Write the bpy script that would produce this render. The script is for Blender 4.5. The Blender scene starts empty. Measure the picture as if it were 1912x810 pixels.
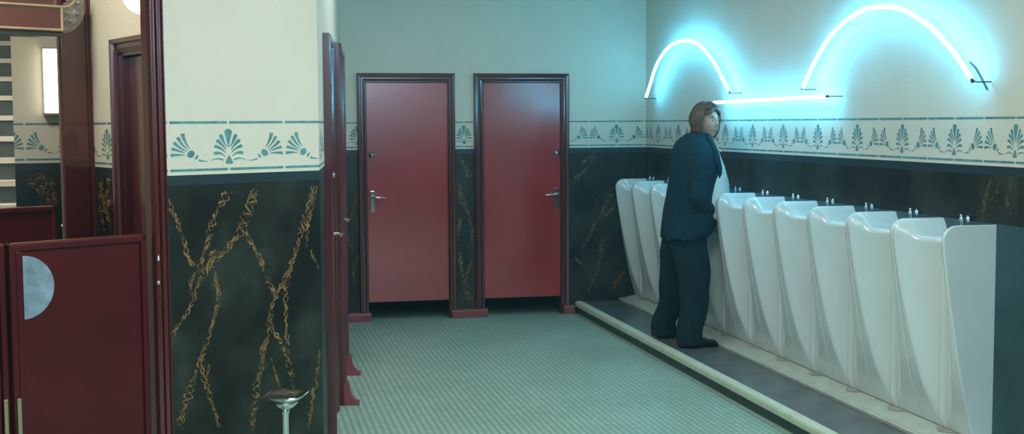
import bpy, bmesh, math, random
from mathutils import Vector, Matrix, noise as mnoise
R = random.Random(7)
PI = math.pi
C = bpy.context.scene.collection
sc = bpy.context.scene

# ------------------------------------------------------------------ camera
H = 1.75; FPX = 2357.2; YAW = .2109; PITCH = .0741; ROLL = -.006
_fw = Vector((math.sin(YAW)*math.cos(PITCH), math.cos(YAW)*math.cos(PITCH), -math.sin(PITCH)))
_rt = Vector((math.cos(YAW), -math.sin(YAW), 0)); _up = _rt.cross(_fw)
_r2 = _rt*math.cos(ROLL)+_up*math.sin(ROLL); _u2 = _up*math.cos(ROLL)-_rt*math.sin(ROLL)
cam = bpy.data.cameras.new('camera'); camo = bpy.data.objects.new('camera', cam); C.objects.link(camo)
cam.sensor_width = 36; cam.lens = FPX/1912*36; cam.clip_start = .05
m = Matrix.Identity(4)
for i in range(3):
    m[i][0] = _r2[i]; m[i][1] = _u2[i]; m[i][2] = -_fw[i]
m[0][3] = 0; m[1][3] = 0; m[2][3] = H
camo.matrix_world = m
sc.camera = camo

# ------------------------------------------------------------------ materials
def new_mat(name):
    mt = bpy.data.materials.new(name); mt.use_nodes = True
    nt = mt.node_tree; b = nt.nodes['Principled BSDF']
    return mt, nt, b
def tex_coord(nt, scale=(1, 1, 1)):
    g = nt.nodes.new('ShaderNodeNewGeometry'); mp = nt.nodes.new('ShaderNodeMapping')
    nt.links.new(g.outputs['Position'], mp.inputs['Vector']); mp.inputs['Scale'].default_value = scale
    return mp.outputs[0]
def noise_node(nt, vec, scale, detail=3, rough=.5):
    n = nt.nodes.new('ShaderNodeTexNoise'); n.inputs['Scale'].default_value = scale
    n.inputs['Detail'].default_value = detail; n.inputs['Roughness'].default_value = rough
    nt.links.new(vec, n.inputs['Vector']); return n.outputs['Fac']
def ramp(nt, fac, stops):
    r = nt.nodes.new('ShaderNodeValToRGB'); e = r.color_ramp.elements
    while len(e) < len(stops): e.new(.5)
    for el, (p, c) in zip(e, stops): el.position = p; el.color = (*c, 1)
    nt.links.new(fac, r.inputs[0]); return r.outputs[0]
def bump(nt, b, h, strength=.2, dist=.01):
    n = nt.nodes.new('ShaderNodeBump'); n.inputs['Strength'].default_value = strength; n.inputs['Distance'].default_value = dist
    nt.links.new(h, n.inputs['Height']); nt.links.new(n.outputs[0], b.inputs['Normal'])
def simple(name, c, rough=.5, metal=0, var=.12, nscale=6, bmp=0, bscale=60, coat=0, spec=.5, ns=(1, 1, 1), cr=.12, ci=1.5):
    mt, nt, b = new_mat(name); v = tex_coord(nt, ns)
    f = noise_node(nt, v, nscale)
    col = ramp(nt, f, [(.3, tuple(x*(1-var) for x in c)), (.7, tuple(min(1, x*(1+var)) for x in c))])
    nt.links.new(col, b.inputs['Base Color'])
    b.inputs['Roughness'].default_value = rough; b.inputs['Metallic'].default_value = metal
    b.inputs['Coat Weight'].default_value = coat; b.inputs['Coat Roughness'].default_value = cr; b.inputs['Coat IOR'].default_value = ci
    b.inputs['Specular IOR Level'].default_value = spec
    if bmp: bump(nt, b, noise_node(nt, v, bscale, 4), bmp, .004)
    return mt
def emit(name, c, s):
    mt, nt, b = new_mat(name); b.inputs['Base Color'].default_value = (*c, 1)
    b.inputs['Emission Color'].default_value = (*c, 1); b.inputs['Emission Strength'].default_value = s
    return mt
M = {}
M['cream'] = simple('cream_plaster', (.67, .68, .58), .75, var=.03, nscale=3, bmp=.35, bscale=90)
M['stencil'] = simple('teal_stencil_paint', (.085, .27, .29), .7, var=.3, nscale=22)
M['ceil'] = simple('ceiling_plaster', (.55, .57, .5), .8, var=.03)
M['red'] = simple('oxblood_gloss_paint', (.082, .005, .007), .5, var=.18, nscale=3, bmp=.1, bscale=35, coat=1, cr=.16, ci=1.75, spec=.2)
M['redsw'] = simple('dark_red_swing_paint', (.075, .004, .006), .5, var=.18, nscale=3, bmp=.1, bscale=35, coat=.6, cr=.2, ci=1.35, spec=.2)
M['redleaf'] = simple('red_door_paint', (.37, .012, .014), .5, var=.15, nscale=2.2, bmp=.12, bscale=28, coat=1.0, cr=.17, ci=1.95, spec=.2)
M['skirt'] = simple('muted_red_skirting', (.24, .06, .07), .4, var=.1)
M['chrome'] = simple('chrome', (.75, .78, .8), .12, 1, var=.05)
M['brass'] = simple('pale_brass', (.62, .5, .33), .3, 1, var=.1)
M['gold'] = simple('gilded_trim', (.55, .45, .33), .38, .6, var=.15)
M['pewter'] = simple('pewter_ornament', (.34, .35, .36), .4, .35, var=.3, nscale=25)
M['plate'] = simple('clouded_steel_plate', (.30, .42, .52), .45, .35, var=.35, nscale=14)
M['ceramic'] = simple('white_ceramic', (.66, .78, .77), .16, var=.025, nscale=5, coat=.4)
M['plinth'] = simple('worn_white_tile', (.50, .58, .50), .3, var=.12, nscale=9, bmp=.1)
M['liptone'] = simple('darker_ceramic', (.36, .38, .33), .3, var=.2, nscale=18)
M['slate'] = simple('slate_panel', (.018, .066, .080), .4, var=.3, nscale=4)
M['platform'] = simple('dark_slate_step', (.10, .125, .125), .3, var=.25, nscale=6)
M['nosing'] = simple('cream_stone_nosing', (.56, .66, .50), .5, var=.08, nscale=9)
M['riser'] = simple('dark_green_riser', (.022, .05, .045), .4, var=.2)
M['void'] = simple('cubicle_shade_dark', (.02, .035, .035), .6)  # gloom of the unlit cubicles put into the wall colour
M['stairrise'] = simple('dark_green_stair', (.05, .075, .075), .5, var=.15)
M['stairnose'] = simple('pale_stair_nosing', (.62, .6, .52), .5, var=.05)
M['jacket'] = simple('charcoal_wool', (.004, .027, .042), .9, var=.2, nscale=30, bmp=.2, bscale=120, spec=.2)
M['trouser'] = simple('black_trouser_cloth', (.006, .022, .032), .9, var=.2, nscale=25, bmp=.2, bscale=120, spec=.2)
M['shirt'] = simple('white_shirt_cotton', (.72, .74, .68), .8, var=.04)
M['skin'] = simple('skin', (.50, .28, .20), .5, var=.05, nscale=30)
M['hair'] = simple('sandy_brown_hair', (.105, .068, .048), .45, var=.5, nscale=10, ns=(9, 9, 1.2), bmp=.5, bscale=30)
M['shoe'] = simple('black_leather', (.01, .011, .013), .3, var=.1)
M['eyew'] = simple('eye_white', (.6, .6, .58), .3, var=.02)
M['dark'] = simple('dark_iris', (.02, .015, .012), .3, var=.02)
M['lip'] = simple('lip_skin', (.32, .12, .10), .5, var=.05)
M['wire'] = simple('dark_cable_sheath', (.02, .05, .06), .4, var=.1)
M['glass'] = simple('smoked_cable_glass', (.10, .2, .22), .15, var=.1)
M['neonclip'] = simple('clear_clip', (.6, .66, .62), .3)
M['neon'] = emit('neon_glow', (.085, .55, .88), 46)
M['globe'] = emit('warm_opal_globe', (1, .90, .70), 3.2)
M['sconce'] = emit('warm_sconce_glass', (1, .88, .66), 3.4)
M['glazing'] = simple('dim_obscured_glass', (.16, .17, .17), .2, var=.2, coat=.3)

def floor_mat():
    mt, nt, b = new_mat('green_mosaic_floor'); v = tex_coord(nt)
    br = nt.nodes.new('ShaderNodeTexBrick'); nt.links.new(v, br.inputs['Vector'])
    br.offset = 0; br.inputs['Scale'].default_value = 1
    br.inputs['Brick Width'].default_value = .040; br.inputs['Row Height'].default_value = .048
    br.inputs['Mortar Size'].default_value = .0115; br.inputs['Mortar Smooth'].default_value = .5; br.inputs['Bias'].default_value = 0
    br.inputs['Color1'].default_value = (.40, .57, .48, 1); br.inputs['Color2'].default_value = (.50, .68, .58, 1)
    br.inputs['Mortar'].default_value = (.25, .41, .32, 1)
    f = noise_node(nt, v, 1.3, 4)
    mx = nt.nodes.new('ShaderNodeMix'); mx.data_type = 'RGBA'; mx.blend_type = 'MULTIPLY'; mx.inputs[0].default_value = .6
    nt.links.new(br.outputs['Color'], mx.inputs[6])
    nt.links.new(ramp(nt, f, [(.3, (.72, .76, .74)), (.7, (1, 1, 1))]), mx.inputs[7])
    nt.links.new(mx.outputs[2], b.inputs['Base Color'])
    inv = nt.nodes.new('ShaderNodeMath'); inv.operation = 'SUBTRACT'; inv.inputs[0].default_value = 1
    nt.links.new(br.outputs['Fac'], inv.inputs[1]); bump(nt, b, inv.outputs[0], .3, .003)
    b.inputs['Roughness'].default_value = .42
    return mt
M['floor'] = floor_mat()
def marble_mat():
    mt, nt, b = new_mat('painted_black_marble'); v = tex_coord(nt, (1, 1, .8))
    f = noise_node(nt, v, 2.6, 6, .62)
    nt.links.new(ramp(nt, f, [(.38, (.005, .0065, .006)), (.52, (.015, .021, .017)), (.66, (.038, .050, .040))]), b.inputs['Base Color'])
    b.inputs['Roughness'].default_value = .42; b.inputs['Specular IOR Level'].default_value = .35
    return mt
M['marble'] = marble_mat()
def vein_mat():
    mt, nt, b = new_mat('ochre_marble_vein'); v = tex_coord(nt)
    f = noise_node(nt, v, 30, 4, .6)
    nt.links.new(ramp(nt, f, [(.34, (.04, .03, .012)), (.5, (.22, .13, .038)), (.7, (.42, .25, .08))]), b.inputs['Base Color'])
    b.inputs['Roughness'].default_value = .5
    return mt
M['vein'] = vein_mat()
def faint_vein():
    mt, nt, b = new_mat('faint_marble_vein'); v = tex_coord(nt)
    f = noise_node(nt, v, 20, 4, .6)
    nt.links.new(ramp(nt, f, [(.38, (.010, .012, .008)), (.72, (.11, .085, .035))]), b.inputs['Base Color'])
    b.inputs['Roughness'].default_value = .5
    return mt
M['vein2'] = faint_vein()
M['darkband'] = simple('dark_dado_cap', (.012, .034, .046), .4, var=.1)

# ------------------------------------------------------------------ mesh helpers
class Fr:
    """a vertical plane: origin, direction along it, normal towards the viewer's room"""
    def __init__(s, O, d, n=None):
        s.O = Vector((O[0], O[1], 0)); s.d = Vector((d[0], d[1], 0)).normalized()
        s.n = Vector((n[0], n[1], 0)).normalized() if n else Vector((s.d.y, -s.d.x, 0))
    def p(s, a, t, z): v = s.O+s.d*a+s.n*t; return Vector((v.x, v.y, z))
    def pix(s, x, y):
        """where the sight line of a photo pixel meets this plane, as (along, z)"""
        ry = _fw+_r2*((x-956)/FPX)+_u2*((405-y)/FPX)
        o = Vector((0, 0, H)); t = (s.O-o).dot(s.n)/ry.dot(s.n) if abs(ry.dot(s.n)) > 1e-9 else 0
        oo = Vector((s.O.x, s.O.y, H)); t = (oo-o).dot(s.n)/ry.dot(s.n)
        q = o+ry*t
        return ((q-s.O).dot(s.d), q.z)
W = Fr((0, 0), (1, 0), (0, -1))    # world frame: p(x, -y, z)

class MB:
    def __init__(s): s.v = []; s.f = []; s.m = []; s.sm = []
    def add(s, vs, fs, mi=0, smooth=False):
        o = len(s.v); s.v += [Vector(v) for v in vs]
        for f in fs: s.f.append([i+o for i in f]); s.m.append(mi); s.sm.append(smooth)
        return s
    def box(s, fr, a0, a1, t0, t1, z0, z1, mi=0):
        vs = [fr.p(a, t, z) for z in (z0, z1) for t in (t0, t1) for a in (a0, a1)]
        return s.add(vs, [(0, 1, 3, 2), (4, 6, 7, 5), (0, 4, 5, 1), (2, 3, 7, 6), (0, 2, 6, 4), (1, 5, 7, 3)], mi)
    def wbox(s, x0, x1, y0, y1, z0, z1, mi=0): return s.box(W, x0, x1, -y1, -y0, z0, z1, mi)
    def grid(s, rows, mi=0, smooth=True, closed=False, caps=False):
        n = len(rows[0]); vs = [v for r in rows for v in r]; fs = []
        for i in range(len(rows)-1):
            for j in range(n if closed else n-1):
                k = (j+1) % n; fs.append((i*n+j, i*n+k, (i+1)*n+k, (i+1)*n+j))
        s.add(vs, fs, mi, smooth)
        if caps:
            s.add(rows[0], [tuple(range(n))[::-1]], mi, False); s.add(rows[-1], [tuple(range(n))], mi, False)
        return s
    def tube(s, pts, rad, n=10, mi=0, caps=True):
        pts = [Vector(p) for p in pts]; rows = []
        if not isinstance(rad, (list, tuple)): rad = [rad]*len(pts)
        prev = None
        for i, p in enumerate(pts):
            t = (pts[min(i+1, len(pts)-1)]-pts[max(i-1, 0)]).normalized()
            if prev is None: a = t.orthogonal().normalized()
            else: a = (prev-t*prev.dot(t)).normalized()
            prev = a; b = t.cross(a)
            rows.append([p+(a*math.cos(2*PI*k/n)+b*math.sin(2*PI*k/n))*rad[i] for k in range(n)])
        return s.grid(rows, mi, True, True, caps)
    def lathe(s, c, prof, n=32, mi=0, axis=Vector((0, 0, 1)), fn=None):
        c = Vector(c); axis = Vector(axis).normalized(); a = axis.orthogonal().normalized(); b = axis.cross(a); rows = []
        for r, h in prof:
            rows.append([c+axis*h+(a*math.cos(2*PI*k/n)+b*math.sin(2*PI*k/n))*r for k in range(n)])
        if fn: rows = [[fn(v) for v in r] for r in rows]
        return s.grid(rows, mi, True, True)
    def loft(s, rings, n=24, mi=0, caps=True, a0=0, a1=2*PI, fn=None):
        """rings: (cx, cy, cz, rx, ry[, power])"""
        rows = []; closed = abs(a1-a0-2*PI) < 1e-6
        for r in rings:
            cx, cy, cz, rx, ry = r[:5]; row = []
            for k in range(n):
                a = a0+(a1-a0)*k/(n if closed else n-1)
                v = Vector((cx+rx*math.cos(a), cy+ry*math.sin(a), cz))
                row.append(fn(v, a) if fn else v)
            rows.append(row)
        return s.grid(rows, mi, True, closed, caps and closed)
    def sweep(s, fr, path, prof, mi=0):
        """mitred moulding: path in (along, z), profile in (outward offset, thickness t), closed profile"""
        n = len(path); rows = []
        for i, (a, z) in enumerate(path):
            def nrm(p, q):
                d = Vector((q[0]-p[0], q[1]-p[1])).normalized(); return Vector((-d.y, d.x))
            if i == 0: o = nrm(path[0], path[1])
            elif i == n-1: o = nrm(path[-2], path[-1])
            else:
                n1, n2 = nrm(path[i-1], path[i]), nrm(path[i], path[i+1]); o = (n1+n2)/(1+n1.dot(n2))
            rows.append([fr.p(a+o.x*w, t, z+o.y*w) for w, t in prof])
        return s.grid(rows, mi, False, True, True)
    def build(s, name, mat, parent=None, loc=None, bevel=0, sub=0, smooth=None, segs=2):
        me = bpy.data.meshes.new(name); off = Vector((0, 0, 0))
        q = parent
        while q: off += q.location; q = q.parent
        if parent is None and loc is not None: off = Vector(loc)
        elif parent is not None and loc is not None: off = Vector(loc)
        me.from_pydata([v-off for v in s.v], [], s.f)
        mats = mat if isinstance(mat, (list, tuple)) else [mat]
        for x in mats: me.materials.append(x)
        for p, mi, sm in zip(me.polygons, s.m, s.sm): p.material_index = mi; p.use_smooth = sm if smooth is None else smooth
        bm = bmesh.new(); bm.from_mesh(me); bmesh.ops.recalc_face_normals(bm, faces=bm.faces); bm.to_mesh(me); bm.free()
        o = bpy.data.objects.new(name, me); C.objects.link(o)
        if parent: 
            o.parent = parent
            if loc is not None:
                po = Vector((0, 0, 0)); q = parent
                while q: po += q.location; q = q.parent
                o.location = off-po
        else: o.location = off
        if bevel:
            b = o.modifiers.new('bevel', 'BEVEL'); b.width = bevel; b.segments = segs; b.limit_method = 'ANGLE'; b.angle_limit = .6
        if sub:
            b = o.modifiers.new('sub', 'SUBSURF'); b.levels = sub; b.render_levels = sub
        return o
def tag(o, label, cat, group=None, kind=None):
    o['label'] = label; o['category'] = cat
    if group: o['group'] = group
    if kind: o['kind'] = kind
    return o
def thing(name, loc, label, cat, group=None, kind=None):
    o = bpy.data.objects.new(name, None); C.objects.link(o); o.location = loc; o.empty_display_size = .1
    return tag(o, label, cat, group, kind)

# ------------------------------------------------------------------ surface pattern: stencil frieze and marble veins
ZT, ZB, ZC, ZK = 1.762, 1.545, 1.523, 1.478
def uv(cx, cy):
    top = 118-.012*(cx-645); bot = 650-.043*(cx-645)
    return ((cx-645)/560, (cy-top)/(bot-top))
def strip(pts, ws, tipround=True):
    """a leaf as a list of quads; pts and half-widths in stencil drawing units"""
    L = []; R_ = []
    for i, p in enumerate(pts):
        q0 = pts[max(i-1, 0)]; q1 = pts[min(i+1, len(pts)-1)]
        dx, dy = q1[0]-q0[0], q1[1]-q0[1]; l = math.hypot(dx, dy) or 1
        L.append((p[0]-dy/l*ws[i], p[1]+dx/l*ws[i])); R_.append((p[0]+dy/l*ws[i], p[1]-dx/l*ws[i]))
    return [[L[i], R_[i], R_[i+1], L[i+1]] for i in range(len(pts)-1)]
def bez(a, b, c, n=9): return [((1-t)**2*a[0]+2*t*(1-t)*b[0]+t*t*c[0], (1-t)**2*a[1]+2*t*(1-t)*b[1]+t*t*c[1]) for t in [i/(n-1) for i in range(n)]]
def leaf(a, b, c, wmax, w0=4, n=14, p=1.2):
    pts = bez(a, b, c, n); ws = []
    for i in range(n):
        t = i/(n-1); w = w0+(wmax-w0)*min(1, t/.82)**p
        if t > .8: w *= math.sqrt(max(0, 1-((t-.8)/.2)**2))*.98+.02
        ws.append(w)
    return strip(pts, ws)
def ell(cx, cy, rx, ry, rot=0, n=12):
    q = []
    for i in range(n):
        a, b = 2*PI*i/n, 2*PI*(i+1)/n
        f = lambda t: (cx+rx*math.cos(t)*math.cos(rot)-ry*math.sin(t)*math.sin(rot), cy+rx*math.cos(t)*math.sin(rot)+ry*math.sin(t)*math.cos(rot))
        q.append([(cx, cy), f(a), f(b)])
    return q
half = []
for tip, ctl, base, w in [((722, 248), (700, 320), (662, 400), 20), ((762, 312), (715, 350), (668, 432), 20), ((786, 383), (725, 392), (672, 464), 19), ((792, 470), (728, 440), (680, 505), 20)]:
    half += leaf(base, ctl, tip, w)
half += strip(bez((692, 548), (755, 500), (828, 552)), [5, 7, 8, 8, 7, 6, 5, 3, 1])
half += strip(bez((842, 550), (900, 548), (930, 528)), [3, 4, 5, 6, 7, 8, 9, 10, 11])
half += [[(930, 478), (945, 472), (972, 512), (950, 522)]]
half += ell(1003, 460, 34, 42, -.35)
for tip, ctl, base, w in [((1078, 232), (1062, 330), (1012, 398), 19), ((1122, 272), (1090, 350), (1030, 412), 17), ((1157, 325), (1110, 385), (1044, 428), 17), ((1180, 392), (1125, 410), (1054, 444), 18), ((1190, 464), (1120, 455), (1060, 468), 18)]:
    half += strip(bez(base, ctl, tip, 8), [3+(w-3)*(i/7)**.9 for i in range(8)])
full = leaf((645, 405), (645, 300), (645, 188), 38) + [[(640, 500), (657, 500), (690, 580), (612, 580)], [(612, 580), (690, 580), (672, 592), (632, 592)]]
HU = [[uv(*p) for p in q] for q in half]; FU = [[uv(*p) for p in q] for q in full]
def clip(poly, a0, a1):
    for lim, sg in ((a0, 1), (a1, -1)):
        out = []
        for i in range(len(poly)):
            p, q = poly[i], poly[(i+1) % len(poly)]; dp, dq = (p[0]-lim)*sg, (q[0]-lim)*sg
            if dp >= 0: out.append(p)
            if dp*dq < 0:
                t = dp/(dp-dq); out.append((p[0]+(q[0]-p[0])*t, p[1]+(q[1]-p[1])*t))
        poly = out
        if len(poly) < 3: return []
    return poly
def frieze(mb, fr, a0, a1, centre, hp, mi, t=.0008):
    k0 = math.floor((a0-centre)/(2*hp))-1; k1 = math.ceil((a1-centre)/(2*hp))+1
    for k in range(k0, k1+1):
        c = centre+2*hp*k; polys = list(FU)
        for sg in (1, -1): polys += [[(u*sg, v) for u, v in q] for q in HU]
        for sg in (1, -1):
            for v in (0, 1): polys.append([(sg*.02, v-.026), (sg*.98, v-.026), (sg*.98, v+.026), (sg*.02, v+.026)])
        for q in polys:
            r = clip([(c+u*hp, ZT-v*(ZT-ZB)) for u, v in q], a0, a1)
            if r: mb.add([fr.p(a, t, z) for a, z in r], [tuple(range(len(r)))], mi)
def vein(mb, fr, path, mi, amp=.016, wid=.0035, lim=None, t=.0009, extra=1, zmax=1.47):
    # resample the path, then weave strands about it like a chain
    P = [Vector(p) for p in path]; pts = []
    for i in range(len(P)-1):
        n = max(2, int((P[i+1]-P[i]).length/.008)); pts += [P[i].lerp(P[i+1], j/n) for j in range(n)]
    pts.append(P[-1]); n = len(pts)
    if n < 4: return
    ph = R.random()*6; wl = .055+R.random()*.02; sd = R.random()*50
    def strand(fo, w0, gap=.12):
        row = []; k1 = R.random()*99
        for i, p in enumerate(pts):
            d = (pts[min(i+1, n-1)]-pts[max(i-1, 0)]).normalized(); nn = Vector((-d.y, d.x))
            s_ = i*.008; jit = mnoise.noise(Vector((s_*22, k1, 1)))*.010+mnoise.noise(Vector((s_*60, k1, 5)))*.004
            o = fo(s_)+jit; w = w0*(.35+1.7*abs(mnoise.noise(Vector((s_*24+9, k1, 3))))+.5*(mnoise.noise(Vector((s_*70, k1, 8)))))
            if i < 6 or i > n-7: w *= .5
            c = p+nn*o+d*mnoise.noise(Vector((s_*30, k1, 2)))*.006; row.append((c+nn*max(w, .0006), c-nn*max(w, .0006)))
        for i in range(n-1):
            if abs(mnoise.noise(Vector((i*.008*13, k1, 77)))) < gap*.45: continue
            q = [row[i][0], row[i][1], row[i+1][1], row[i+1][0]]; q = [(v.x, v.y) for v in q]
            if max(v[1] for v in q) > zmax or min(v[1] for v in q) < .02: continue
            if lim: 
                q = clip(q, *lim)
                if not q: continue
            mb.add([fr.p(a, t, z) for a, z in q], [tuple(range(len(q)))], mi)
    am = lambda s_: amp*(.35+1.3*abs(mnoise.noise(Vector((s_*6, sd+3, 0)))))
    wp = lambda s_: s_*2*PI/wl+2.6*mnoise.noise(Vector((s_*7, sd+9, 4)))+ph
    strand(lambda s_: am(s_)*math.sin(wp(s_)), wid)
    strand(lambda s_: -am(s_)*math.sin(wp(s_)+.4), wid, .2)
    strand(lambda s_: am(s_)*1.25*math.sin(wp(s_)*.37+1), wid*.6, .5)
    if extra:   # short slanting links between the strands
        i = 4
        while i < n-8:
            d = (pts[min(i+1, n-1)]-pts[i]).normalized(); nn = Vector((-d.y, d.x)); sg = R.choice((-1, 1)); a_ = am(i*.008)
            p0 = pts[i]+nn*a_*sg; p1 = pts[min(n-1, i+2+R.randrange(3))]-nn*a_*sg*(.2+R.random()); e = (p1-p0); m_ = Vector((-e.y, e.x)).normalized()*wid*(.4+R.random()*.7)
            q = [(v.x, v.y) for v in (p0+m_*.4, p0-m_*.4, p0.lerp(p1, .5)-m_, p1-m_*.3, p1+m_*.3, p0.lerp(p1, .5)+m_)]
            if max(v[1] for v in q) < zmax and min(v[1] for v in q) > .02:
                if lim: q = clip(q, *lim)
                if q: mb.add([fr.p(a, t, z) for a, z in q], [tuple(range(len(q)))], mi)
            i += 3+R.randrange(6)
def rand_veins(mb, fr, a0, a1, n, mi, z0=.1, z1=1.45, **k):
    for _ in range(n):
        a = a0+(a1-a0)*R.random(); z = z1-R.random()*.5; p = [(a, z)]; sl = (R.random()-.6)*.9
        while z > z0+.1:
            z -= .12; a += sl*.12+(R.random()-.5)*.05
            if R.random() < .15: sl = -sl
            p.append((a, z))
            if len(p) > 3 and R.random() < .1: break
        vein(mb, fr, p, mi, lim=(a0, a1), **k)
WM = [M['cream'], M['marble'], M['darkband'], M['stencil'], M['vein'], M['vein2']]
def dado_wall(mb, fr, a0, a1, th, z1, low=0):
    mb.box(fr, a0, a1, -th, 0, ZC, z1, 0); mb.box(fr, a0, a1, -th, 0, ZK, ZC, 2); mb.box(fr, a0, a1, -th, 0, low, ZK, 1)
CEIL = 3.3

# ------------------------------------------------------------------ the setting
D = 11.17; XR = 3.66
FB = Fr((0, D), (1, 0), (0, -1)); FRT = Fr((XR, 0), (0, 1), (-1, 0))
A = Vector((-.341, 5.873, 0)); B = Vector((.377, 6.313, 0)); CL = Vector((.865, D, 0))
FF = Fr(A, B-A)                               # angled wall with the big marble panel
FL = Fr(B, CL-B, (1, -.1))
FL.n = Vector((FL.d.y, -FL.d.x, 0))
LF = (B-A).length; LL = (CL-B).length
# back wall with two door openings
mb = MB(); doors_b = [(1.0, 1.878), (2.041, 2.927)]
O1 = (1.070, 1.822); O2 = (2.125, 2.858)
for a0, a1 in ((.80, O1[0]), (O1[1], O2[0]), (O2[1], XR+.15)): dado_wall(mb, FB, a0, a1, .15, CEIL)
for o in (O1, O2): mb.box(FB, o[0], o[1], -.15, 0, 2.13, CEIL, 0)
frieze(mb, FB, .87, 1.0, FB.pix(667, 250)[0], .266, 3)
frieze(mb, FB, 1.88, 2.04, FB.pix(866, 250)[0], .266, 3)
frieze(mb, FB, 2.93, XR, FB.pix(1151, 250)[0], .266, 3)
def pv(mb, fr, pix, mi, lim=None, **k): vein(mb, fr, [fr.pix(*q) for q in pix], mi, lim=lim, **k)
for q in ([(858, 292), (868, 311), (881, 338)], [(853, 358), (864, 380), (873, 395), (882, 425), (886, 462)], [(858, 470), (863, 507), (872, 547), (887, 578)], [(884, 480), (874, 505), (868, 530)], [(862, 400), (856, 430), (853, 450)], [(856, 340), (862, 362), (872, 390)]):
    pv(mb, FB, q, 4, (1.885, 2.035), amp=.026, wid=.0052)
for q in ([(1110, 286), (1096, 314), (1067, 342)], [(1144, 356), (1123, 398), (1110, 420), (1087, 466)], [(1126, 440), (1118, 498), (1094, 555)], [(1172, 495), (1139, 543)], [(1098, 290), (1084, 310)], [(1150, 385), (1120, 410)], [(1070, 478), (1084, 490), (1092, 500)], [(1105, 362), (1115, 385)]):
    pv(mb, FB, q, 4, (2.93, XR), amp=.019, wid=.0042)
pv(mb, FB, [(1190, 290), (1178, 330), (1160, 390)], 5, (2.93, XR), amp=.02)
for q in ([(668, 355), (662, 385), (653, 412)], [(672, 470), (660, 500), (662, 530)], [(650, 440), (660, 470)]):
    pv(mb, FB, q, 4, (.87, 1.0), amp=.018, wid=.003)
tag(mb.build('wall_back', WM, loc=(2.2, D, 0)), 'far cream wall with stencilled frieze over dark marble and two door openings', 'wall', kind='structure')
# right wall
mb = MB(); dado_wall(mb, FRT, -1.6, D+.15, .15, CEIL)
frieze(mb, FRT, -1.6, D, 5.463, .2675, 3)
rand_veins(mb, FRT, 4.0, D, 26, 5, z0=1.22, z1=1.47, amp=.03)
for q in ([(1858, 322), (1845, 350), (1835, 392), (1832, 412)], [(1890, 330), (1880, 370), (1890, 410)], [(1870, 345), (1850, 372)], [(1905, 610), (1893, 640), (1884, 672)], [(1908, 730), (1895, 760)]):
    pv(mb, FRT, q, 4, (3, 7), amp=.02, wid=.0025)
tag(mb.build('wall_right', WM, loc=(XR, 5, 0)), 'long right wall, cream above and dark marble below, behind the urinals', 'wall', kind='structure')
# angled wall at the left with big veins
mb = MB(); dado_wall(mb, FF, 0.0, LF, .12, CEIL)
frieze(mb, FF, .0, LF, .333, .306, 3)
def cr(pts): return [(300+x/1.6875, 330+y/1.6875) for x, y in pts]
for q, am in (([(10, 30), (30, 90), (55, 150), (75, 210), (90, 265), (125, 300)], .012), ([(228, 20), (205, 60), (180, 105), (155, 175), (140, 235), (120, 300)], .018),
          ([(300, 20), (290, 70), (270, 120), (250, 175), (200, 235), (150, 285), (120, 330)], .026), ([(130, 300), (115, 350), (95, 410), (60, 465), (40, 485), (35, 525)], .016),
          ([(265, 165), (290, 215), (318, 270), (340, 330), (360, 375), (345, 440), (342, 490), (325, 560), (305, 650), (295, 720), (285, 810)], .020),
          ([(482, 10), (468, 80), (455, 140), (438, 190), (415, 270), (385, 330), (362, 380)], .020), ([(488, 20), (480, 90), (462, 150), (460, 220)], .014),
          ([(345, 470), (378, 520), (398, 570), (412, 630), (418, 670)], .014), ([(165, 290), (185, 370), (168, 440), (150, 510), (128, 570), (100, 650), (75, 720), (55, 800)], .020),
          ([(125, 570), (140, 640), (160, 710), (185, 790)], .013), ([(388, 320), (395, 400), (396, 480), (402, 560)], .010), ([(470, 230), (498, 290)], .012),
          ([(505, 540), (490, 640), (475, 720), (465, 800)], .010), ([(348, 570), (362, 620), (376, 665)], .004), ([(415, 270), (395, 350)], .012),
          ([(130, 250), (160, 240), (200, 228)], .014), ([(110, 300), (95, 330), (100, 380)], .010), ([(345, 500), (318, 540), (322, 590)], .02), ([(150, 590), (150, 650)], .012)):
    pv(mb, FF, cr(q), 4, (.02, LF-.004), amp=am*1.0, wid=.0046, zmax=1.45)
tag(mb.build('wall_front_left', WM, loc=(0, 6.1, 0)), 'short cream wall at left with large palmette frieze and gold-veined black marble', 'wall', kind='structure')
# left side wall running back to the corner
mb = MB(); dado_wall(mb, FL, 0, LL, .12, CEIL)
frieze(mb, FL, 0, LL, .2, .2675, 3); rand_veins(mb, FL, 2.7, LL, 6, 4)
tag(mb.build('wall_left', WM, loc=(.6, 8.7, 0)), 'side wall with two doors seen edge on', 'wall', kind='structure')
# rest of the room towards and behind the viewer
mb = MB(); pl = A-FF.d*1.36; p2 = A-FF.d*2.7
FN = Fr(p2, pl-p2); dado_wall(mb, FN, 0, 1.34, .12, CEIL); frieze(mb, FN, 0, 1.34, .4, .2675, 3)
mb.box(FF, -1.36, 0, -.12, 0, 2.5, CEIL, 0)
tag(mb.build('wall_doorway', WM, loc=(p2.x, p2.y, 0)), 'cream wall around the swing doorway at far left', 'wall', kind='structure')
mb = MB(); F3 = Fr((p2.x, -1.6), (0, 1), (1, 0)); dado_wall(mb, F3, 0, p2.y+1.6, .12, CEIL)
tag(mb.build('wall_side', WM, loc=(p2.x, 0, 0)), 'near left wall beside the viewer', 'wall', kind='structure')
mb = MB(); F4 = Fr((p2.x-.1, -1.6), (1, 0), (0, 1)); dado_wall(mb, F4, 0, XR-p2.x+.2, .12, CEIL)
tag(mb.build('wall_rear', WM, loc=(0, -1.6, 0)), 'rear wall behind the viewer', 'wall', kind='structure')
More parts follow.
